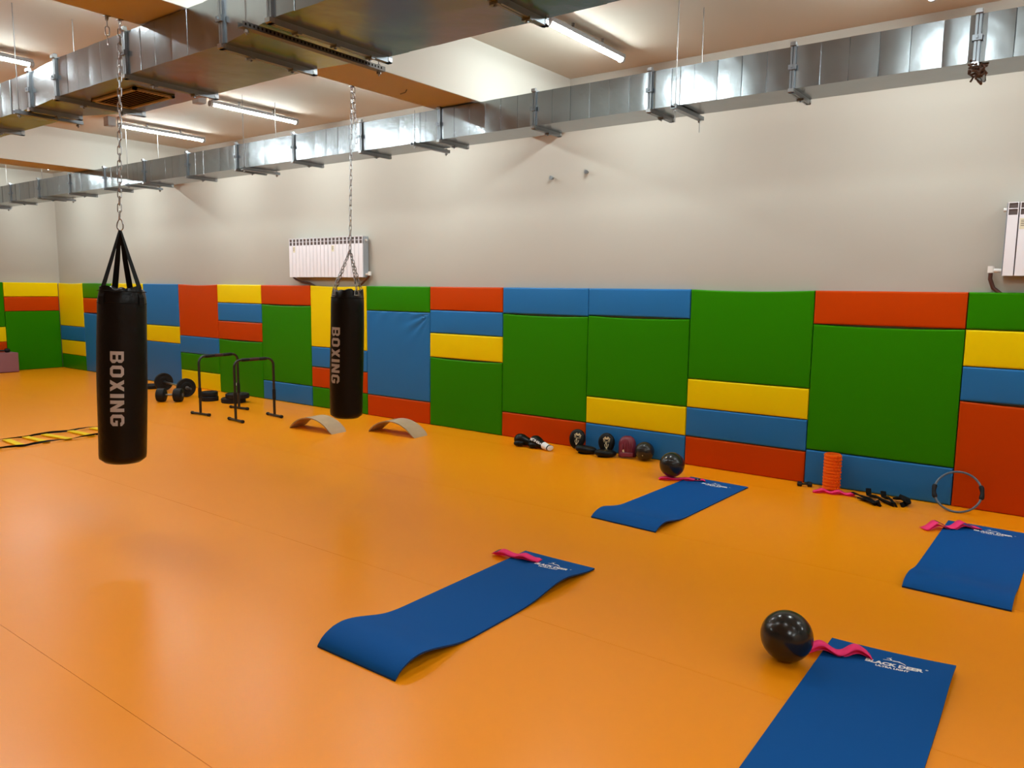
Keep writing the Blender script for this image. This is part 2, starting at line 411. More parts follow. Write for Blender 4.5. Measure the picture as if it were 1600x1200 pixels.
secs = [(-14.57, -12.9, N_, N_, 8), (-12.9, -11.4, N_, N_, 8), (-11.4, -9.9, N_, N_, 8), (-9.9, -8.4, N_, N_, 8), (-8.4, -6.95, N_, N_, 8), (-6.95, -5.95, N_, N_, 6),
        (-5.95, -5.45, N_, W_, 1), (-5.45, -4.55, W_, W_, 6), (-4.55, -3.58, W_, W_, 6), (-3.58, -3.06, W_, X_, 1), (-3.06, -2.06, X_, X_, 6), (-2.06, -1.06, X_, X_, 6), (-1.06, 1.0, X_, X_, 8), (1.0, 3.0, X_, X_, 8), (3.0, 4.55, X_, X_, 7)]
for a, b, A, B, n in secs: duct_section(db, a, b, A, B, n, rng)
for a, b, A, B, n in secs[1:]: flange(db, a, *A, pr=.028, hw=.016)
# air grille on the underside of the wide duct
gr = MB(); x0, x1, y0, y1, zb = -5.35, -4.79, -3.55, -3.285, 2.69
gr.box(x0, x1, y0, y0+.022, zb-.014, zb-.002); gr.box(x0, x1, y1-.022, y1, zb-.014, zb-.002); gr.box(x0, x0+.022, y0, y1, zb-.014, zb-.002); gr.box(x1-.022, x1, y0, y1, zb-.014, zb-.002)
grf = gr.build('air_grille', M['grille'], db, smooth=0)
MB().box(x0+.02, x1-.02, y0+.02, y1-.02, zb-.005, zb-.002).build('grille_back', M['slot'], grf, smooth=0)
sl = MB().box(x0+.022, x1-.022, -.0045, .0045, -.001, .001).xf(Matrix.Rotation(R(30), 4, 'X'))
slm = sl.mesh('slat', M['grille'], 0)
for i in range(9):
    o = bpy.data.objects.new('slat', slm); col.objects.link(o); o.parent = grf; o.location = (0, y0+.036+i*.0243, zb-.010)

def hanger(x, ya, yb, zc, label, channel='steel2', tail=.05, top=HC):
    t = thing('duct_hanger', label, 'duct hanger', (x, 0, 0), 0, 'threaded rod duct hangers')
    for y in (ya, yb):
        MB().tube([(0, y, zc-tail), (0, y, top)], .0032, 6).build('rod', M['rod'], t)
        MB().tube([(0, y, zc-.020), (0, y, zc-.008)], .012, 6).tube([(0, y, zc+.022), (0, y, zc+.030)], .012, 6).build('nut', M['rod'], t, smooth=0)
    mb = MB(); a, b = ya-.03, yb+.03
    mb.box(-.020, .020, a, b, zc-.003, zc+.001); mb.box(-.020, -.017, a, b, zc, zc+.022); mb.box(.017, .020, a, b, zc, zc+.022)
    mb.build('channel', M[channel], t, smooth=0)
    if channel == 'steel_d':
        m2 = MB(); k = int((b-a)/.022)
        for i in range(k): m2.box(.0200, .0206, a+.01+i*.022, a+.019+i*.022, zc+.005, zc+.016)
        m2.build('slot_row', M['slot'], t, smooth=0)['kind'] = 'stuff'
    return t
for x, lb in [(-2.23, 'rod hanger on the narrow duct at the right, with its long free rod ends'), (-4.56, 'rod hanger on the narrow duct where the big beam crosses it'),
              (-6.95, 'rod hanger on the narrow duct in front of the right middle strip lamp'), (-9.3, 'rod hanger on the narrow duct just right of the near bag chain'),
              (-11.65, 'rod hanger on the narrow duct below the farther beam'), (-13.9, 'rod hanger on the narrow duct at the left photo edge')]:
    hanger(x, -1.325, -.985+.05, 2.655, lb, tail=.085 if x == -2.23 else .03, top=HC if x != -4.56 else 2.937)
hanger(-6.05, -3.715, -3.325, 2.655, 'rod hanger under the narrow part of the wide duct, at upper left', 'steel2', .03)
hanger(-3.17, -3.86, -3.04, 2.652, 'rod hanger with a dark perforated channel under the wide duct', 'steel_d', .03)
# clump of twine on the right-most flange in view
tw = MB(); rg = random.Random(11)
for k in range(16):
    p = Vector((-.56+rg.uniform(-.02, .03), -1.30+rg.uniform(-.01, .06), 2.665)); pts = [p.copy()]
    for j in range(5):
        p += Vector((rg.uniform(-.022, .026), rg.uniform(-.02, .02), rg.uniform(-.028, .016))); pts.append(p.copy())
    tw.tube(pts, .006, 5)
tag(tw.build('twine_clump', M['twine']), 'tangled brown twine caught under the right-most duct flange', 'twine')

# ------------------------------------------------------------------ chains and punching bags
def link_pts(L, Wd, n=14):
    pts = []; h = L/2-Wd/2
    for k in range(n):
        q = 2*math.pi*k/n; x = math.cos(q)*Wd/2; z = math.sin(q)*Wd/2 + (h if math.sin(q) > 0 else -h)
        pts.append((x, 0, z))
    return pts
def chain(mb, p0, p1, pitch=.036, L=.046, Wd=.021, r=.0029, ph=0):
    p0, p1 = Vector(p0), Vector(p1); d = p1-p0; n = max(1, round(d.length/pitch)); q = d.normalized().to_track_quat('Z', 'Y')
    for i in range(n):
        c = p0 + d*((i+.5)/n)
        rt = q.to_matrix().to_4x4() @ Matrix.Rotation(R(90*((i+ph) % 2)+25), 4, 'Z')
        mb.tube([tuple(c + rt @ Vector(v)) for v in link_pts(L, Wd)], r, 5, closed=True)
def hook(mb, p):
    x, y, z = p
    mb.box(x-.014, x+.014, y-.014, y+.014, z-.004, z); mb.tube([(x+.012*math.cos(a), y, z-.014+.012*math.sin(a)) for a in [k*math.pi/5 for k in range(10)]], .0035, 5, closed=True)
def cyl_text(word, R0, th0, dth, ztop, length, lift=.0018):
    B, mbx = [], MB()
    def bar(x0, y0, x1, y1): return [(x0,y0),(x1,y0),(x1,y1),(x0,y1)]
    oct_o = [(1.2,0),(3.8,0),(5,1.2),(5,5.8),(3.8,7),(1.2,7),(0,5.8),(0,1.2)]
    oct_i = [(1.8,1.45),(3.2,1.45),(3.5,1.8),(3.5,5.2),(3.2,5.55),(1.8,5.55),(1.5,5.2),(1.5,1.8)]
    ringq = [[oct_o[i], oct_o[(i+1) % 8], oct_i[(i+1) % 8], oct_i[i]] for i in range(8)]
    Lt = {
     'B': (5, [bar(0,0,1.5,7), bar(1.5,0,3.9,1.3), bar(1.5,5.7,3.7,7), bar(1.5,2.95,4.1,4.15), [(3.4,1.3),(3.9,0),(5,1.1),(5,2.7)][:0] or [(3.5,.0),(3.9,0),(5,1.1),(3.5,1.1)], bar(3.5,1.1,5,2.5), [(3.5,2.5),(5,2.5),(4.2,3.5),(3.5,3.5)], [(3.5,3.5),(4.2,3.5),(4.85,4.5),(3.5,4.5)], bar(3.5,4.5,4.85,6.0), [(3.5,6.0),(4.85,6.0),(3.8,7),(3.5,7)]]),
     'O': (5, ringq),
     'X': (5, [[(0,0),(1.7,0),(5,7),(3.3,7)], [(3.3,0),(5,0),(1.7,7),(0,7)]]),
     'I': (1.7, [bar(0,0,1.7,7)]),
     'N': (5, [bar(0,0,1.5,7), bar(3.5,0,5,7), [(0,7),(1.6,7),(5,0),(3.4,0)]]),
     'G': (5, [q for i, q in enumerate(ringq) if i != 2] + [bar(3.5,1.2,5,3.6), bar(2.6,2.6,5,3.8), [(3.5,5.0),(5,5.0),(5,5.8),(3.5,5.4)]]),
    }
    tot = sum(Lt[c][0] for c in word) + 1.1*(len(word)-1); k = length/tot; a = 0
    for ch in word:
        wd, polys = Lt[ch]; mb2 = MB()
        for q in polys:
            q = [Vector((p[0], p[1], 0)) for p in q]
            def fn(u, v, q=q, a=a):
                p = q[0]*(1-u)*(1-v) + q[1]*u*(1-v) + q[2]*u*v + q[3]*(1-u)*v
                th = th0 + dth*p.y/7
                z = ztop-(a+p.x)*k; rr = R0(th, z)+lift
                return (rr*math.cos(th), rr*math.sin(th), z)
            mb2.grid(fn, 3, 5)
        mbx.add(mb2.v, mb2.f); a += wd+1.1
    return mbx
def radius_fn(seed, r0, H, amp):
    rg = random.Random(seed); terms = [(rg.randint(1, 4), rg.uniform(2, 9), rg.uniform(0, 6.28), rg.uniform(.3, 1)) for _ in range(7)]
    def f(th, z):
        s = sum(a*math.sin(n*th + k*z + p) for n, k, p, a in terms)
        return r0 + amp*s + .004*math.sin(math.pi*z/H)
    return f
def punching_bag(loc, r0, H, seed, label, phi, text_th, dth, tz, tl, webbing, apex, lean):
    t = thing('punching_bag', label, 'punching bag', loc)
    tilt = Matrix.Rotation(R(-lean), 3, Vector((math.cos(phi), math.sin(phi), 0)))
    t.rotation_euler = tilt.to_euler()
    apex = tilt.inverted() @ Vector(apex)
    f = radius_fn(seed, r0, H, .0011)
    mb = MB(); n = 56; rows = 46; vs = []; fs = []
    rg = random.Random(seed+5); ph = [rg.uniform(0, 6.28) for _ in range(4)]
    for j in range(rows+1):
        z = H*j/rows
        for k in range(n):
            th = 2*math.pi*k/n; rr = f(th, z); d = min(z, 1e9)
            if z < .035: rr -= .028*(1-math.sqrt(max(0, 1-((.035-z)/.035)**2)))
            zz = z
            top = H-z
            if top < .09:
                q = 1-top/.09
                rr -= .012*q*q*(1.3+.8*math.sin(3*th+ph[0])+.5*math.sin(7*th+ph[1]))
                zz += .010*q*math.sin(4*th+ph[2]) + .006*q*math.sin(9*th+ph[3])
            vs.append((rr*math.cos(th), rr*math.sin(th), zz))
    for j in range(rows):
        for k in range(n):
            l = (k+1) % n; fs.append((j*n+k, j*n+l, (j+1)*n+l, (j+1)*n+k))
    fs.append(tuple(range(n))[::-1])
    # crumpled top
    base = rows*n
    for q in (.8, .5, .2):
        b2 = len(vs)
        for k in range(n):
            th = 2*math.pi*k/n; p = vs[rows*n+k]
            vs.append((p[0]*q, p[1]*q, H-.004+.012*math.sin(5*th+q*9+ph[0])*(1 if q > .3 else .4)-.012*(1-q)))
        for k in range(n):
            l = (k+1) % n; fs.append((base+k, base+l, b2+l, b2+k))
        base = b2
    fs.append(tuple(base+k for k in range(n)))
    mb.add(vs, fs); body = mb.build('body', M['leather'], t, smooth=60)
    sm = MB()
    for zz in ((H-.085, H-.018) if webbing else (H-.055,)):
        sm.tube([((f(a, zz)-.001)*math.cos(a), (f(a, zz)-.001)*math.sin(a), zz) for a in [2*math.pi*i/48 for i in range(48)]], .0026, 5, closed=True)
    sm.build('seam', M['strap'], body)
    cyl_text('BOXING', f, phi+text_th, dth, tz, tl).build('lettering', M['print'], t, smooth=60)['label'] = 'grey block letters reading BOXING down the bag'
    ap = Vector(apex)
    if webbing:
        for a in (phi-.92, phi+math.pi+.30, phi+.85, phi+math.pi-.38):
            d = Vector((math.cos(a), math.sin(a), 0)); side = Vector((-math.sin(a), math.cos(a), 0))
            p = [ap+Vector((0,0,-.002))+d*.004, ap*.5+(d*(r0*.92)+Vector((0,0,H)))*.5, d*(r0*.92)+Vector((0,0,H+.004)), d*(r0-.012)+Vector((0,0,H-.012)), d*(r0+.0035)+Vector((0,0,H-.05)), d*(r0+.0045)+Vector((0,0,H-.095))]
            s = MB(); wv = [.007, .014, .017, .018, .018, .018]
            for i in range(len(p)-1):
                nrm = (p[i+1]-p[i]).cross(side).normalized()*.0016
                s.hexa([p[i]-side*wv[i]-nrm, p[i]+side*wv[i]-nrm, p[i]+side*wv[i]+nrm, p[i]-side*wv[i]+nrm], [p[i+1]-side*wv[i+1]-nrm, p[i+1]+side*wv[i+1]-nrm, p[i+1]+side*wv[i+1]+nrm, p[i+1]-side*wv[i+1]+nrm])
            s.build('strap', M['strap'], t, smooth=0)
        c = MB(); c.tube([ap + Vector((.016*math.cos(q)*(1-.25*math.sin(q)), .016*math.sin(.5)*math.cos(q)*0, .030+.032*math.sin(q))) for q in [2*math.pi*i/16 for i in range(16)]], .0035, 6, closed=True)
        c.xf(Matrix.Translation(ap) @ Matrix.Rotation(R(50), 4, 'Z') @ Matrix.Translation(-ap))
        c.build('carabiner', M['chrome'], t)
    else:
        for a in (phi-.95, phi+.55, phi+2.2, phi+3.9):
            d = Vector((math.cos(a), math.sin(a), 0)); p = d*(r0+.002)+Vector((0,0,H-.035))
            c = MB(); side = Vector((-math.sin(a), math.cos(a), 0))
            c.tube([p+side*.016, p+side*.016+Vector((0,0,.028)), p+Vector((0,0,.046))-d*.004, p-side*.016+Vector((0,0,.028)), p-side*.016], .0042, 6)
            c.tube([p+side*.022, p-side*.022], .006, 6)
            sh = c.build('shackle', M['chrome'], t)
            k = MB(); chain(k, p+Vector((0,0,.044)), ap, .026, .034, .016, .0028); k.build('leg_chain', M['chrome'], t)
    return t
b1 = (-4.45, -3.90, .455); ap1 = (.035, .035, 1.335)
punching_bag(b1, .128, 1.01, 4, 'near black BOXING punching bag hung by black webbing straps', R(-25.8), R(-28), R(31), .655, .425, True, ap1, 2.3)
b2 = (-4.460, -2.19, .495); ap2 = (.03, .035, 1.262)
punching_bag(b2, .122, .965, 9, 'farther black BOXING punching bag hung by four short chains', R(-41), R(-61), R(36), .69, .418, False, ap2, 1.4)
c1 = thing('hanging_chain', 'steel chain holding the near bag with straps, hanging from the beam', 'chain', (-4.40, -3.815, 2.937))
k = MB(); hook(k, (0, 0, 0)); k.build('hook', M['chrome'], c1)
k = MB(); hook(k, (0, -.07, 0)); k.build('hook', M['chrome'], c1)
k = MB(); chain(k, (0, 0, -.012), (b1[0]+ap1[0]+4.40, b1[1]+ap1[1]+3.815, b1[2]+ap1[2]+.064-2.937), .040, .050, .021, .0029); k.build('chain', M['chrome'], c1)['kind'] = 'stuff'
k = MB(); chain(k, (0, -.07, -.012), (0, -.072, -.15), .040, .050, .021, .0029); k.build('loose_chain', M['chrome'], c1)['kind'] = 'stuff'
c2 = thing('hanging_chain', 'steel chain holding the farther bag in front of the radiator, doubled near the beam', 'chain', (-4.408, -2.135, 2.937))
k = MB(); hook(k, (0, 0, 0)); k.build('hook', M['chrome'], c2)
k = MB(); chain(k, (0, 0, -.012), (b2[0]+ap2[0]+4.408, b2[1]+ap2[1]+2.135, b2[2]+ap2[2]-2.937), .036, .046, .019, .0027); k.build('chain', M['chrome'], c2)['kind'] = 'stuff'
k = MB(); chain(k, (.005, .012, -.012), (.018, .022, -.40), .036, .046, .019, .0027, 1); k.build('loose_chain', M['chrome'], c2)['kind'] = 'stuff'
tag(MB().tube([(-4.14, -1.84, 2.937), (-4.145, -1.85, 2.915), (-4.17, -1.88, 2.90)], .004, 5).build('wire_stub', M['steel_d']), 'short bent wire sticking out of the beam underside', 'wire')

# ------------------------------------------------------------------ radiators
def radiator(x0, n, z0, z1, label, stickers, valve_side):
    t = thing('radiator', label, 'radiator', (x0, 0, z0)); sw = .0666; H = z1-z0; yf, yb = -.05, .035
    fm = MB().box(.0035, sw-.0035, yf, yf+.014, 0, H-.082)
    fm.box(.0005, sw-.0005, yf+.030, yb, .01, H-.09, 1)
    fm.box(.0035, .0085, yf+.001, yb, H-.085, H); fm.box(sw-.0085, sw-.0035, yf+.001, yb, H-.085, H)
    fm.box(.006, sw-.006, yf+.002, yb, H-.005, H); fm.box(.006, sw-.006, yf+.002, yf+.012, H-.044, H-.039)
    fm.box(.0005, sw-.0005, yf+.008, yb, H-.086, H-.006, 1)
    me = fm.mesh('section', [M['radiator'], M['rad_dark']], 0)
    for i in range(n):
        o = bpy.data.objects.new('section', me); col.objects.link(o); o.parent = t; o.location = (i*sw, 0, 0)
    for xx, s in ((0, -1), (n*sw, 1)):
        MB().box(xx-(.004 if s < 0 else 0), xx+(.004 if s > 0 else 0), yf+.012, yb, .0, H-.004).build('end_panel', M['rad_end'], t, smooth=0)
        for zz in (.035, H-.045):
            MB().tube([(xx, -.005, zz), (xx+s*.022, -.005, zz)], .013, 10).build('plug', M['plastic'], t)
    for sx, sz, wd, hh in stickers:
        k = MB().box(sx, sx+wd, yf-.0008, yf, sz, sz+hh).build('sticker', M['label'], t, smooth=0)
        q = MB()
        for j in range(4): q.box(sx+.006, sx+wd-.008-.006*(j % 2), yf-.0014, yf-.0008, sz+hh-.016-j*.011, sz+hh-.012-j*.011)
        q.build('print', M['rad_dark'], k, smooth=0)
    v = valve_side
    xx = -.02 if v < 0 else n*sw+.02
    MB().tube([(xx, -.005, .035), (xx+v*.035, -.005, .035)], .014, 10).tube([(xx+v*.045, -.005, .02), (xx+v*.045, -.005, .065)], .020, 12).build('valve', M['plastic'], t)
    return t
r1 = radiator(-7.95, 20, 1.597, 2.062, 'white sectional radiator on the wall behind the farther punching bag', [(.08, .30, .042, .07), (.80, .30, .042, .07)], 1)
MB().tube([(.02, -.005, -.002), (.07, .0, -.03), (.16, .01, -.055), (.30, .015, -.07), (.44, .02, -.12), (.50, .022, -.22)], .013, 8).build('pipe', M['pipe'], r1)
MB().tube([(1.395, -.005, .025), (1.36, 0, -.005), (1.25, .015, -.07), (1.16, .02, -.12), (1.13, .022, -.2)], .013, 8).build('pipe', M['pipe'], r1)
r2 = radiator(-.457, 20, 1.607, 2.082, 'white sectional radiator cut by the right photo edge', [(.075, .30, .05, .07)], -1)
MB().tube([(-.065, -.005, .03), (-.066, 0, -.02), (-.045, .01, -.08), (-.01, .018, -.11), (.03, .022, -.14), (.05, .024, -.2)], .013, 8).build('pipe', M['pipe'], r2)
# screws left in the wall under the narrow duct
for (x, z, lb) in [(-4.10, 2.52, 'small screw anchor in the wall under the duct, left of the pair'), (-3.72, 2.545, 'small screw anchor in the wall under the duct, right of the pair')]:
    tag(MB().tube([(x, YB, z), (x, YB-.03, z)], .012, 8).tube([(x, YB-.03, z), (x, YB-.038, z)], .020, 8).build('wall_screw', M['chrome']), lb, 'screw', 'screw anchors in the wall')

# ------------------------------------------------------------------ exercise mats
def yoga_mat(loc, rz, Wd, L, prof, lift_fr, label, covered=False):
    """local x across, y from near end to far end; loc = near-left corner"""
    t = thing('exercise_mat', label, 'exercise mat', loc, rz, 'blue exercise mats on the floor')
    def zed(u, v):
        y = v*L; pts = prof
        def lin(t):
            for (a, za), (b, zb_) in zip(pts[:-1], pts[1:]):
                if a <= t <= b: return za+(zb_-za)*(t-a)/(b-a)
            return 0
        rad = min(.045, y*.7)                # smoothed so the curl has no kinks
        z = sum(lin(y+rad*k/3) for k in range(-3, 4))/7
        z *= 1 - .12*u
        z += lift_fr[0]*(u**2)*math.exp(-((y-lift_fr[1])/lift_fr[2])**2)
        return z
    def fn(u, v): return (u*Wd, v*L, zed(u, v)+.0085)
    MB().slab(fn, 14, 70, .008, 0, 1).build('foam_sheet', [M['foam'], M['foam_side']], t, smooth=50)
    # print: name, line and leaping deer, read from the near end
    def lay(mb, cx, cy):
        return MB().add([(cx+v[0], cy+v[1], zed(max(0, min(1, (cx+v[0])/Wd)), max(0, min(1, (cy+v[1])/L)))+.0092) for v in mb.v], mb.f)
    lg = MB()
    for mb_, cx, cy in ((text_mesh('BLACK DEER', .036, .0019, 0, 1.0), .262, L-.142), (text_mesh('ULTRA LIGHT', .0195, .0010, 0, 1.0), .262, L-.166), (text_mesh('®', .014, .0002), .378, L-.122)):
        q = lay(mb_, cx, cy); lg.add(q.v, q.f)
    deer = [[(-.035,.000),(-.020,.012),(-.006,.014),(-.010,.022)], [(-.006,.010),(.012,.012),(.020,.020),(-.004,.018)], [(.012,.012),(.030,.004),(.034,.006),(.018,.018)], [(-.012,.016),(-.006,.020),(-.016,.034),(-.020,.032)],
            [(-.018,.030),(-.026,.026),(-.028,.029),(-.018,.036)], [(-.016,.034),(-.012,.040),(-.011,.044),(-.018,.036)], [(-.018,.014),(-.036,.010),(-.037,.012),(-.018,.018)], [(.030,.004),(.040,-.006),(.042,-.004),(.033,.007)]]
    for q in deer:
        pts = [(.258+x*1.1, L-.104+y*1.05) for x, y in q]
        lg.add([(x, y, zed(x/Wd, y/L)+.0092) for x, y in pts], [(0,1,2,3)])
    lg.build('logo', M['white'], t, smooth=0)['label'] = 'white printed wording and leaping deer emblem'
    return t
yoga_mat((-2.430, -4.120, 0), 0, .455, 1.475, [(0, 0), (.035, .040), (.10, .062), (.17, .060), (.26, .038), (.37, .008), (.45, 0), (1.6, 0)], (.040, 1.16, .20), 'blue exercise mat in the middle of the floor, its near end curled up')
yoga_mat((-2.478, -1.842, 0), R(-2.7), .475, 1.435, [(0, 0), (.03, .022), (.09, .040), (.15, .040), (.28, .012), (.38, 0), (1.6, 0)], (.0, 1, 1), 'blue exercise mat nearest the wall, beside the small ball on a pink band')
yoga_mat((-.625, -1.872, 0), R(-1.0), .470, 1.44, [(0, 0), (.03, .026), (.10, .036), (.18, .032), (.32, .006), (.42, 0), (1.6, 0)], (.0, 1, 1), 'blue exercise mat cut off by the right photo edge')
yoga_mat((-.742, -4.175, 0), R(.4), .465, 1.465, [(0, 0), (1.6, 0)], (.030, 1.33, .22), 'blue exercise mat at the bottom right with clear white lettering')

# ------------------------------------------------------------------ pink bands
def band(p0, p1, wd, label, waves, amp, z0=.002, patch=None, seed=0):
    p0, p1 = Vector((*p0, 0)), Vector((*p1, 0)); d = p1-p0; L = d.length; ang = math.atan2(d.y, d.x)
    t = thing('resistance_band', label, 'resistance band', (p0.x, p0.y, 0), ang, 'pink fabric loop bands')
    rg = random.Random(seed); ph = rg.uniform(-.5, .5)
    def top(u): return z0 + .011 + amp*(.5-.5*math.cos(2*math.pi*waves*u+ph))*(1 if .04 < u < .96 else .6)
    def bot(u): return z0 + amp*.55*max(0, .5-.5*math.cos(2*math.pi*waves*u+ph-.5))
    n = 44; prof = []
    for i in range(n+1):
        u = i/n; prof.append((u*L, top(u)-.008*max(0, (.05-u)/.05) - .008*max(0, (u-.95)/.05)))
    low = []
    for i in range(n, -1, -1):
        u = i/n; low.append((u*L, min(bot(u), top(u)-.006)))
    loop = prof + low; m = len(loop); th = .0016
    vs = []; fs = []
    for k, (x, z) in enumerate(loop):
        wob = .010*math.sin(6*x/L*waves+seed) + (.012 if k > n else 0)
        for y, dz in ((-wd/2, 0), (wd/2, 0)):
            vs.append((x, y+wob, z))
    for k in range(m):
        l = (k+1) % m; fs.append((2*k, 2*k+1, 2*l+1, 2*l))
    o = MB().add(vs, fs).build('fabric', M['pink'], t, smooth=70)
    s = o.modifiers.new('solid', 'SOLIDIFY'); s.thickness = .0022; s.offset = 0
    if patch:
        q = MB()
        def fp(u, v):
            x = patch[0] + (patch[1]-patch[0])*u; i = min(n-1, max(0, int(x*n)))
            z = prof[i][1] + (prof[i+1][1]-prof[i][1])*(x*n-i)
            wob = .010*math.sin(6*x*waves+seed)
            return (x*L, -wd/2+wd*v+wob, z+.0020)
        q.grid(fp, 8, 1); q.build('patch', M['rubber'], t, smooth=0)['label'] = 'black sewn label'
        c = MB(); x0, x1 = patch; xm = (x0+x1)/2
        def fp2(u, v):
            x = xm-.006+.012*u; p = fp((x-x0)/(x1-x0), .2+.6*v); return (p[0], p[1], p[2]+.0008)
        c.grid(fp2, 1, 1).build('print', M['white'], t, smooth=0)
    return t
band((-2.545, -2.80), (-2.262, -2.755), .055, 'pink loop band on the far end of the middle mat', 2.2, .020, .010, (.06, .14), 1)
band((-2.585, -.625), (-2.262, -.478), .055, 'pink loop band pressed under the small ball by the wall', 2.3, .012, .004, (.78, .90), 2)
band((-1.515, -.235), (-1.235, -.165), .055, 'pink loop band under the standing orange roller', 2.6, .018, .001, None, 3)
band((-.705, -.735), (-.425, -.505), .062, 'pink loop band on the mat cut by the right edge', 2.2, .032, .006, (.26, .36), 4)
band((-.815, -2.905), (-.578, -2.80), .055, 'pink loop band beside the largest ball on the lettered mat', 1.9, .024, .008, None, 5)

# ------------------------------------------------------------------ balls
def ball(loc, r, label, plug=None):
    t = thing('exercise_ball', label, 'ball', loc, 0, 'small black exercise balls')
    n = 24; prof = [(max(.0005, r*math.sin(math.pi*k/n)), r-r*math.cos(math.pi*k/n)) for k in range(n+1)]
    MB().lathe(prof, 40).build('shell', M['ball'], t, smooth=80)
    if plug:
        d = Vector(plug).normalized()
        MB().tube([Vector((0,0,r))+d*(r-.003), Vector((0,0,r))+d*(r+.0012)], .005, 10).build('plug', M['beige'], t)
    return t
ball((-.855, -3.02, 0), .102, 'largest looking black ball, in the foreground beside the lettered mat')
ball((-2.507, -.560, .022), .098, 'black ball resting on a pink band behind the far mat', (-.3, -1, .9))
ball((-2.985, -.090, 0), .084, 'black ball against the wall pads beside the burgundy pad', (.25, -1, -.3))

# ------------------------------------------------------------------ boxing gloves
def loft(mb, secs, n=16, mi=0):
    vs = []; fs = []
    for (c, ax, rx, rz) in secs:     # centre, tangent yaw, half width, half height
        c = Vector(c); sd = Vector((-math.sin(ax), math.cos(ax), 0))
        for k in range(n):
            q = 2*math.pi*k/n; vs.append(c + sd*rx*math.cos(q) + Vector((0,0,1))*rz*math.sin(q))
    m = len(secs)
    for i in range(m-1):
        for k in range(n):
            l = (k+1) % n; fs.append((i*n+k, i*n+l, (i+1)*n+l, (i+1)*n+k))
    fs.append(tuple(range(n))[::-1]); fs.append(tuple((m-1)*n+k for k in range(n)))
    return mb.add(vs, fs, mi)
def glove(loc, rz, label, cuff_c):
    t = thing('boxing_glove', label, 'boxing glove', loc, rz, 'pair of boxing gloves by the wall')
    mb = MB()
    loft(mb, [((-.002,0,.058),0,.004,.004),((.004,0,.058),0,.026,.026),((.018,0,.058),0,.043,.043),((.04,0,.060),0,.055,.054),((.07,0,.062),0,.059,.056),((.10,0,.058),0,.055,.050),((.13,0,.050),0,.047,.042),((.16,0,.043),0,.039,.035),((.18,0,.039),0,.036,.032)])
    mb.build('mitt', M['leather'], t, smooth=80)
    mb = MB(); loft(mb, [((.125,-.035,.036),0,.012,.012),((.10,-.048,.034),0,.022,.022),((.07,-.056,.032),0,.026,.026),((.045,-.056,.031),0,.025,.025),((.022,-.05,.030),0,.016,.016),((.014,-.048,.030),0,.004,.004)])
    mb.build('thumb', M['leather'], t, smooth=80)
    mb = MB(); loft(mb, [((.176,0,.0385),0,.037,.033),((.182,0,.038),0,.039,.034),((.22,0,.033),0,.039,.029),((.262,0,.028),0,.040,.025),((.266,0,.0275),0,.037,.022)])
    mb.build('cuff', M[cuff_c], t, smooth=60)
    if cuff_c == 'white':
        loft(MB(), [((.248,0,.030),0,.0405,.0268),((.262,0,.028),0,.0415,.0262)]).build('cuff_edge', M['leather'], t)
        tx = text_mesh('VENUM', .036, .0009, 0, 1.15)
        G = [(.018, .043, .043, .058), (.04, .055, .054, .060), (.07, .059, .056, .062), (.10, .055, .050, .058), (.13, .047, .042, .050), (.16, .039, .035, .043), (.18, .036, .032, .039)]
        def wrap(v):
            # the wording stands upside down on the near flank
            x = min(.178, max(.02, .108 - v[0]))
            for a, b in zip(G[:-1], G[1:]):
                if a[0] <= x <= b[0]: q = (x-a[0])/(b[0]-a[0]); gx, gz, gc = [a[k]+(b[k]-a[k])*q for k in (1, 2, 3)]; break
            ang = R(180-28) + (v[1]-.012)/.052
            return (x, gx*1.03*math.cos(ang), gc + gz*1.03*math.sin(ang))
        tx2 = MB().add([wrap(v) for v in tx.v], tx.f); tx2.build('lettering', M['white'], t, smooth=0)['label'] = 'upside-down white brand wording'
    return t
glove((-4.262, -.285, 0), R(12), 'left boxing glove, all-black rounded end showing, by the orange pad', 'leather')
glove((-4.098, -.240, 0), R(-13), 'right boxing glove with white wording and a white cuff', 'white')

# ------------------------------------------------------------------ focus mitts
def oval(mb, w, h, T, n=28, egg=.08):
    vs = []; fs = []
    lay = [(.0, .55), (.10, .80), (.28, .96), (.5, 1.0), (.72, .96), (.90, .82), (1.0, .60)]
    for (d, s) in lay:
        for k in range(n):
            q = 2*math.pi*k/n; wx = w/2*s*(1+egg*math.sin(q)); vs.append((wx*math.cos(q), -T*d, h/2*s*math.sin(q)))
    for i in range(len(lay)-1):
        for k in range(n):
            l = (k+1) % n; fs.append((i*n+k, i*n+l, (i+1)*n+l, (i+1)*n+k))
    fs.append(tuple(range(n))); fs.append(tuple((len(lay)-1)*n+k for k in range(n))[::-1])
    return mb.add(vs, fs)
emblem = [[(-.026,.030),(-.010,.044),(-.004,.034),(-.012,.022)], [(.026,.030),(.010,.044),(.004,.034),(.012,.022)], [(-.010,.034),(.010,.034),(.012,.020),(-.012,.020)], [(-.032,.026),(-.026,.030),(-.014,.012),(-.020,.010)], [(.032,.026),(.026,.030),(.014,.012),(.020,.010)],
          [(-.030,.014),(-.027,.015),(-.020,-.004),(-.023,-.002)], [(.030,.014),(.027,.015),(.020,-.004),(.023,-.002)], [(-.016,.010),(-.012,.011),(-.010,-.006),(-.013,-.004)], [(.016,.010),(.012,.011),(.010,-.006),(.013,-.004)],
          [(-.004,.004),(.006,.006),(-.006,-.018),(-.012,-.016)], [(-.018,-.018),(-.013,-.016),(-.010,-.040),(-.016,-.034)], [(.018,-.016),(.013,-.014),(.008,-.040),(.014,-.034)], [(-.012,-.038),(.010,-.038),(.002,-.056),(-.002,-.056)][:4], [(-.003,-.012),(.003,-.012),(.002,-.036),(-.002,-.036)]]
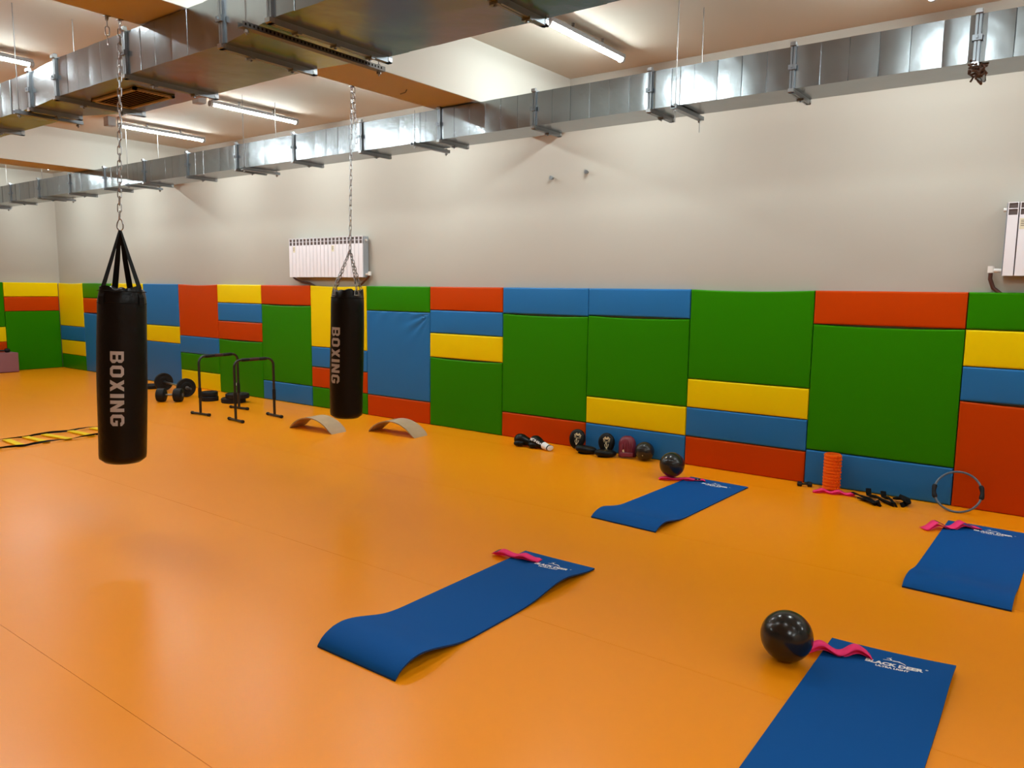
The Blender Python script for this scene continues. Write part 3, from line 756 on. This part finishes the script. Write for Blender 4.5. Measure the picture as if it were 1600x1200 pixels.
def focus_mitt(loc, rot, label, w=.150, h=.190, T=.045, mark=True):
    t = thing('focus_mitt', label, 'focus mitt', loc, rot=rot, group='black focus mitts by the wall')
    oval(MB(), w, h, T).build('pad', M['leather'], t, smooth=70)
    oval(MB(), w*.62, h*.60, .020).xf(Matrix.Translation((0, .016, -.01))).build('hand_cover', M['strap'], t, smooth=70)
    if mark:
        q = MB()
        for p in emblem: q.add([(x*1.05, -T-.0012, y*1.15+.008) for x, y in p], [(0,1,2,3)])
        q.build('emblem', M['beige'], t, smooth=0)['label'] = 'beige beast-head emblem'
    return t
focus_mitt((-3.690, -.075, .098), (R(-14), R(8), R(28)), 'focus mitt with beige emblem leaning at the orange and blue pad joint')
focus_mitt((-3.535, -.175, .008), (R(-96), R(0), R(-62)), 'black focus mitt lying flat under the left emblem mitt', w=.125, h=.205, T=.062, mark=False)
focus_mitt((-3.385, -.062, .100), (R(-12), R(0), R(30)), 'focus mitt with beige emblem leaning on the blue pad, right one of two', h=.185)
focus_mitt((-3.328, -.180, .006), (R(-93), R(0), R(-55)), 'black focus mitt lying flat under the right emblem mitt', w=.125, h=.200, T=.058, mark=False)
t = thing('strike_pad', 'burgundy curved striking pad between the focus mitts and a black ball', 'striking pad', (-3.165, -.075, 0), R(26), rot=None)
t.rotation_euler = (R(-10), 0, R(26))
vs = MB()
def sp(u, v):
    x = (u-.5)*.145; z = .004+.185*v; rr = 1-(abs(2*u-1))**3
    top = 1 if v < .75 else math.sqrt(max(0, 1-((v-.75)/.25)**2)*.9+.1)
    if v > .62: x *= math.sqrt(max(.02, 1-((v-.62)/.39)**2))*.9+.1
    return (x, -.045*rr**.5*top-.004, z)
vs.grid(sp, 14, 14)
pf = vs.build('pad', M['red'], t, smooth=70); s = pf.modifiers.new('solid', 'SOLIDIFY'); s.thickness = .010; s.offset = 0
for i in (-2, -1, 0, 1, 2):
    x = i*.022; h = .155-abs(i)*.012
    MB().tube([(x*.95, -.056+abs(i)*.003, .052), (x, -.059+abs(i)*.003, .10), (x*.9, -.053+abs(i)*.004, h)], [.005, .0085, .005], 8).build('ridge', M['red'], t)
MB().box(-.058, .058, -.066, -.02, .004, .044).build('wrist_block', M['red'], t, bevel=.008)
MB().lathe([(.0125, 0), (.0125, .002)], 16, (-.030, -.056, .058), axis='y').build('badge', M['beige'], t)

# ------------------------------------------------------------------ roller, small dumbbell, ring, straps
t = thing('foam_roller', 'orange foam massage roller with nubs standing upright by the wall', 'foam roller', (-1.425, -.085, .012))
prof = []; Hh = .268; rr = .062; nb = 11
for i in range(nb):
    z = i*Hh/nb; prof += [(rr-.007, z+.0005), (rr-.007, z+.0035), (rr, z+.0060), (rr, z+Hh/nb-.0060), (rr-.007, z+Hh/nb-.0035), (rr-.007, z+Hh/nb-.0005)]
prof2 = prof + [(rr-.012, Hh), (rr-.014, Hh-.02), (rr-.014, .01)]
MB().lathe(prof2, 36, cap0=False, cap1=True).build('sleeve', M['roller'], t, smooth=30)
phi = math.atan2(-6.0455+.085, 1.425)
nub = MB().box(-.0035, .0055, -.0045, .0045, -.0065, .0065).mesh('nub', M['roller'], 0)
for i in range(nb):
    for j in range(4):
        a = phi + R(8+j*19+(9 if i % 2 else 0)); z = (i+.5)*Hh/nb
        o = bpy.data.objects.new('nub', nub); col.objects.link(o); o.parent = t; o.location = ((rr+.002)*math.cos(a), (rr+.002)*math.sin(a), z); o.rotation_euler = (0, 0, a)
t = thing('dumbbell', 'tiny black hex dumbbell on the floor left of the orange roller', 'dumbbell', (-1.612, -.105, 0), R(22))
for s, nm in ((-1, 'head'), (1, 'head')):
    MB().lathe([(.016, -.017), (.021, -.013), (.021, .013), (.016, .017)], 6, (s*.036, 0, .019), axis='x').build('head', M['rubber'], t, smooth=20)
MB().tube([(-.03, 0, .019), (.03, 0, .019)], .007, 10).build('handle', M['rubber'], t)

t = thing('pilates_ring', 'grey pilates ring with two black foam grips leaning on the wall pads', 'pilates ring', (-.593, -.176, .0))
rot = Matrix.Rotation(R(-28), 4, 'X') @ Matrix.Rotation(R(-7), 4, 'Y'); Rg = .143; cz = Rg+.007
tr = Matrix.Rotation(R(-28), 4, 'X') @ Matrix.Translation((0, 0, cz)) @ Matrix.Rotation(R(-7), 4, 'Y')
MB().tube([(Rg*math.cos(a), 0, Rg*math.sin(a)) for a in [2*math.pi*i/48 for i in range(48)]], .0075, 8, closed=True).xf(tr).build('hoop', M['ring'], t)
for s in (0, math.pi):
    MB().tube([((Rg+.001)*math.cos(s+a), 0, (Rg+.001)*math.sin(s+a)) for a in [R(-19+38*i/8) for i in range(9)]], [.0125, .0165, .0155, .014, .0135, .014, .0155, .0165, .0125], 12).xf(tr).build('grip', M['rubber'], t)

def ribbon(mb, pts, wd, th=.003, tw0=0, tw1=0):
    pts = [Vector(p) for p in pts]
    for i in range(len(pts)-1):
        fr = []
        for j in (i, i+1):
            d = (pts[min(j+1, len(pts)-1)]-pts[max(j-1, 0)]).normalized(); side = d.cross(Vector((0,0,1)))
            side = side.normalized() if side.length > 1e-4 else Vector((1,0,0))
            q = tw0+(tw1-tw0)*j/(len(pts)-1); nrm = side.cross(d).normalized(); s2 = (side*math.cos(q)+nrm*math.sin(q))*wd/2; n2 = (-side*math.sin(q)+nrm*math.cos(q))*th/2
            p = pts[j]; fr.append([p-s2-n2, p+s2-n2, p+s2+n2, p-s2+n2])
        mb.hexa(fr[0], fr[1])
    return mb
t = thing('training_strap', 'tangled black training straps on the floor between roller and ring', 'training strap', (-1.06, -.2, 0))
for pts in ([(-.19,.02,.03),(-.12,.0,.018),(-.05,-.06,.022),(.0,-.12,.012),(.03,-.15,.02)], [(-.10,.10,.06),(-.09,.08,.012),(-.02,.0,.030),(.04,-.03,.012),(.10,-.09,.012)],
            [(0,.10,.055),(.01,.08,.015),(.06,.03,.028),(.09,-.02,.012),(.12,-.09,.015)], [(.08,.09,.015),(.13,.06,.035),(.17,.0,.018),(.15,-.06,.012)], [(.09,.04,.03),(.14,.0,.05),(.19,-.03,.025),(.17,.05,.03),(.11,.08,.04)], [(-.13,-.04,.012),(-.06,-.09,.02),(-.01,-.14,.012),(.02,-.12,.03)]):
    P = []
    for i in range(len(pts)-1):
        for k in range(4):
            u = k/4; P.append(tuple(pts[i][c]*(1-u)+pts[i+1][c]*u for c in range(3)))
    P.append(pts[-1])
    ribbon(MB(), P, .036, .012, .2, 1.1).build('strap', M['strap'], t, smooth=0)

# ------------------------------------------------------------------ plywood arcs
def arc(corner, rz, label):
    t = thing('balance_arc', label, 'curved balance board', corner, rz, 'curved plywood balance boards')
    span, dep, h = .630, .222, .142
    Rr = (span*span/4+h*h)/(2*h); a0 = math.asin(span/2/Rr); n = 30; mb = MB(); th = .010
    vs = []; fs = []
    for i in range(n+1):
        a = -a0+2*a0*i/n; flat = 1
        for (rad, y) in ((Rr, 0), (Rr, dep), (Rr-th, dep), (Rr-th, 0)):
            x = span/2+rad*math.sin(a); z = rad*math.cos(a)-(Rr-h)
            e = min(i, n-i); ins = .012 if e == 0 else (.004 if e == 1 else 0)
            yy = y + (ins if y == 0 else -ins)
            vs.append((x, yy, max(z, .0004)))
    for i in range(n):
        for k in range(4): l = (k+1) % 4; fs.append((i*4+k, i*4+l, (i+1)*4+l, (i+1)*4+k))
    fs += [(0,1,2,3), tuple(n*4+k for k in (3,2,1,0))]
    mb.add(vs, fs); mb.mi = [(1 if (i < n*4 and i % 4 in (1, 3)) or i >= n*4 else 0) for i in range(len(fs))]
    mb.build('board', [M['plywood'], M['plyedge']], t, smooth=30)
arc((-6.618, -1.115, 0), R(4.0), 'curved plywood board under the farther punching bag')
arc((-5.843, -.715, 0), R(3.2), 'curved plywood board to the right, beside the orange pad')

# ------------------------------------------------------------------ parallettes
def parallette(a, b, label):
    a = Vector((*a, 0)); b = Vector((*b, 0)); d = b-a; L = d.length; H = .675
    t = thing('dip_stand', label, 'dip stand', a, math.atan2(d.y, d.x), 'black dip stands')
    r = .0145; c = .075; pts = [(0,0,.02),(0,0,H-c)]
    for k in range(1, 7): q = math.pi/2*k/6; pts.append((c-c*math.cos(q), 0, H-c+c*math.sin(q)))
    for k in range(0, 7): q = math.pi/2*k/6; pts.append((L-c+c*math.sin(q), 0, H-c+c*math.cos(q)))
    pts += [(L,0,.02)]
    MB().tube(pts, r, 10).build('frame', M['black'], t)
    for x0, x1 in ((c+.01, L/2-.06), (L/2-.055, L/2+.055), (L/2+.06, L-c-.01)):
        MB().tube([(x0,0,H),(x0+.008,0,H),(x1-.008,0,H),(x1,0,H)], [.0165, .0195, .0195, .0165], 12).build('grip', M['grip'] if abs((x0+x1)/2-L/2) < .01 else M['rubber'], t)
    for x in (0, L):
        MB().tube([(x,0,.20),(x,0,.21),(x,0,.30),(x,0,.32)], [.0165,.019,.019,.0165], 12).build('sleeve', M['rubber'], t)
        f = MB().tube([(x,-.145,.018),(x,.145,.018)], .0135, 10).build('foot', M['black'], t)
        for s in (-1, 1): MB().tube([(x,s*.13,.018),(x,s*.158,.018)], .018, 12).build('foot_cap', M['rubber'], f)
    return t
pa = parallette((-8.04, -1.26), (-8.10, -.72), 'black inverted-U dip stand, left one of the pair')
pb = parallette((-7.37, -1.245), (-7.325, -.775), 'black inverted-U dip stand, right one of the pair')
tag(pb, pb['label'], 'dip stand')
MB().box(.015, .018, -.008, .008, .40, .43).build('sticker', M['white'], pb, smooth=0)

# ------------------------------------------------------------------ weights
def disc(mb, c, r, T, axis='x', n=32):
    return mb.lathe([(r*.30, -T/2+.006), (r*.34, -T/2), (r*.55, -T/2), (r*.60, -T/2+.005), (r*.80, -T/2+.005), (r*.84, -T/2), (r*.96, -T/2), (r, -T/2+.006), (r, T/2-.006), (r*.96, T/2), (r*.84, T/2), (r*.80, T/2-.005), (r*.60, T/2-.005), (r*.55, T/2), (r*.34, T/2), (r*.3, T/2-.006)], n, c, axis=axis)
P0, P1 = Vector((-10.33, -.44, .125)), Vector((-9.52, -.575, .125)); dd = P1-P0
t = thing('barbell', 'short barbell with one black disc at each end, by the blue pad', 'barbell', (P0.x, P0.y, 0), math.atan2(dd.y, dd.x))
Lb = dd.length
MB().tube([(-.16,0,.125),(Lb+.17,0,.125)], .014, 12).build('bar', M['chrome'], t)
MB().tube([(-.03,0,.125),(-.02,0,.125)], .030, 12).build('collar', M['chrome'], t); MB().tube([(Lb+.03,0,.125),(Lb+.05,0,.125)], .026, 12).build('collar', M['chrome'], t)
disc(MB(), (0,0,.125), .125, .045).build('plate', M['rubber'], t); disc(MB(), (Lb,0,.125), .125, .045).build('plate', M['rubber'], t)
t = thing('dumbbell', 'black round-head dumbbell in front of the barbell', 'dumbbell', (-9.275, -.94, 0), R(41))
for s in (-1, 1):
    MB().lathe([(.060, -.055), (.082, -.045), (.086, -.03), (.086, .03), (.082, .045), (.060, .055)], 28, (s*.105, 0, .088), axis='x').build('head', M['rubber'], t)
    MB().lathe([(.025, 0), (.022, .004)], 16, (s*.105+(.055 if s > 0 else -.059), 0, .088), axis='x').build('end_cap', M['ring'], t)
MB().tube([(-.06,0,.088),(.06,0,.088)], .015, 12).build('handle', M['chrome'], t)
def plate(loc, r, T, label, tilt=0):
    t = thing('weight_plate', label, 'weight plate', loc, 0, 'black round weight plates on the floor')
    disc(MB(), (0,0,T/2), r, T, 'z').build('disc', M['rubber'], t); MB().lathe([(.026, 0), (.026, T*.86), (.014, T*.86)], 16, (0,0,.001)).build('hub', M['steel_d'], t)
    return t
plate((-9.00, -.555, 0), .110, .058, 'lower weight plate of the stack behind the left dip stand leg')
plate((-9.01, -.55, .059), .104, .058, 'upper weight plate of the stack behind the left dip stand leg')
plate((-8.645, -.44, 0), .150, .058, 'lower weight plate of the stack behind the middle dip stand leg')
plate((-8.585, -.42, .059), .145, .058, 'upper weight plate of the stack behind the middle dip stand leg')
plate((-10.72, -.42, 0), .15, .05, 'single weight plate half hidden behind the near punching bag')

# ------------------------------------------------------------------ agility ladder
t = thing('agility_ladder', 'flat agility ladder with black side straps and yellow rungs on the floor', 'agility ladder', (-7.88, -3.0, 0))
rg = random.Random(5)
for side, xb in ((-1, -.205), (1, .20)):
    pts = []; y = -2.4; ph = rg.uniform(0, 6)
    while y < .72:
        pts.append((xb+.018*math.sin(y*2.1+ph)+rg.uniform(-.006, .006), y, .012+.010*abs(math.sin(y*8+ph)))); y += .035
    ribbon(MB(), pts, .021, .002, -1.2, 11+side).build('side_strap', M['strap'], t, smooth=0)
ys = [-2.2, -1.98, -1.78, -1.55, -1.33, -1.12, -.9, -.68, -.46, -.24, -.05, .13, .36, .58]
for i, y in enumerate(ys):
    a = rg.uniform(-.05, .05)
    MB().hexa([(-.21, y-.030-a, .004), (.205, y-.030+a, .004), (.205, y+.030+a, .004), (-.21, y+.030-a, .004)], [(-.21, y-.030-a, .016), (.205, y-.030+a, .016), (.205, y+.030+a, .016), (-.21, y+.030-a, .016)]).build('rung', M['webyellow'], t, smooth=0)

# ------------------------------------------------------------------ step box on the left
t = thing('foam_box', 'mauve padded box against the far wall at the left photo edge', 'padded box', (-14.275, -.80, 0))
MB().box(-.26, 0, -1.3, 0, 0, .33).build('body', M['mauve'], t, bevel=.012)
MB().tube([(.001, -1.29, .012), (.001, -.01, .012)], .004, 6).build('seam', M['red'], t)
t = thing('dumbbell_bar', 'black short bar with a round end lying on the mauve box', 'bar', (-14.40, -.86, .33), R(0))
MB().tube([(0, -.95, .032), (0, -.02, .032)], .014, 10).build('shaft', M['rubber'], t)
for y in (-.06, -.90): MB().tube([(0, y-.035, .034), (0, y-.02, .034), (0, y+.02, .034), (0, y+.035, .034)], [.026, .034, .034, .026], 14).build('end', M['rubber'], t)
MB().box(-.03, .03, -.62, -.2, .0, .022).build('sleeve', M['strap'], t, bevel=.006)

# ------------------------------------------------------------------ scale everything to metres
done = set()
for o in list(scn.objects):
    if o.type == 'CAMERA': continue
    o.location = o.location*S
    if o.type == 'MESH' and o.data.name not in done:
        o.data.transform(Matrix.Scale(S, 4)); done.add(o.data.name)
    for m in o.modifiers:
        if m.type == 'BEVEL': m.width *= S
        if m.type == 'SOLIDIFY': m.thickness *= S
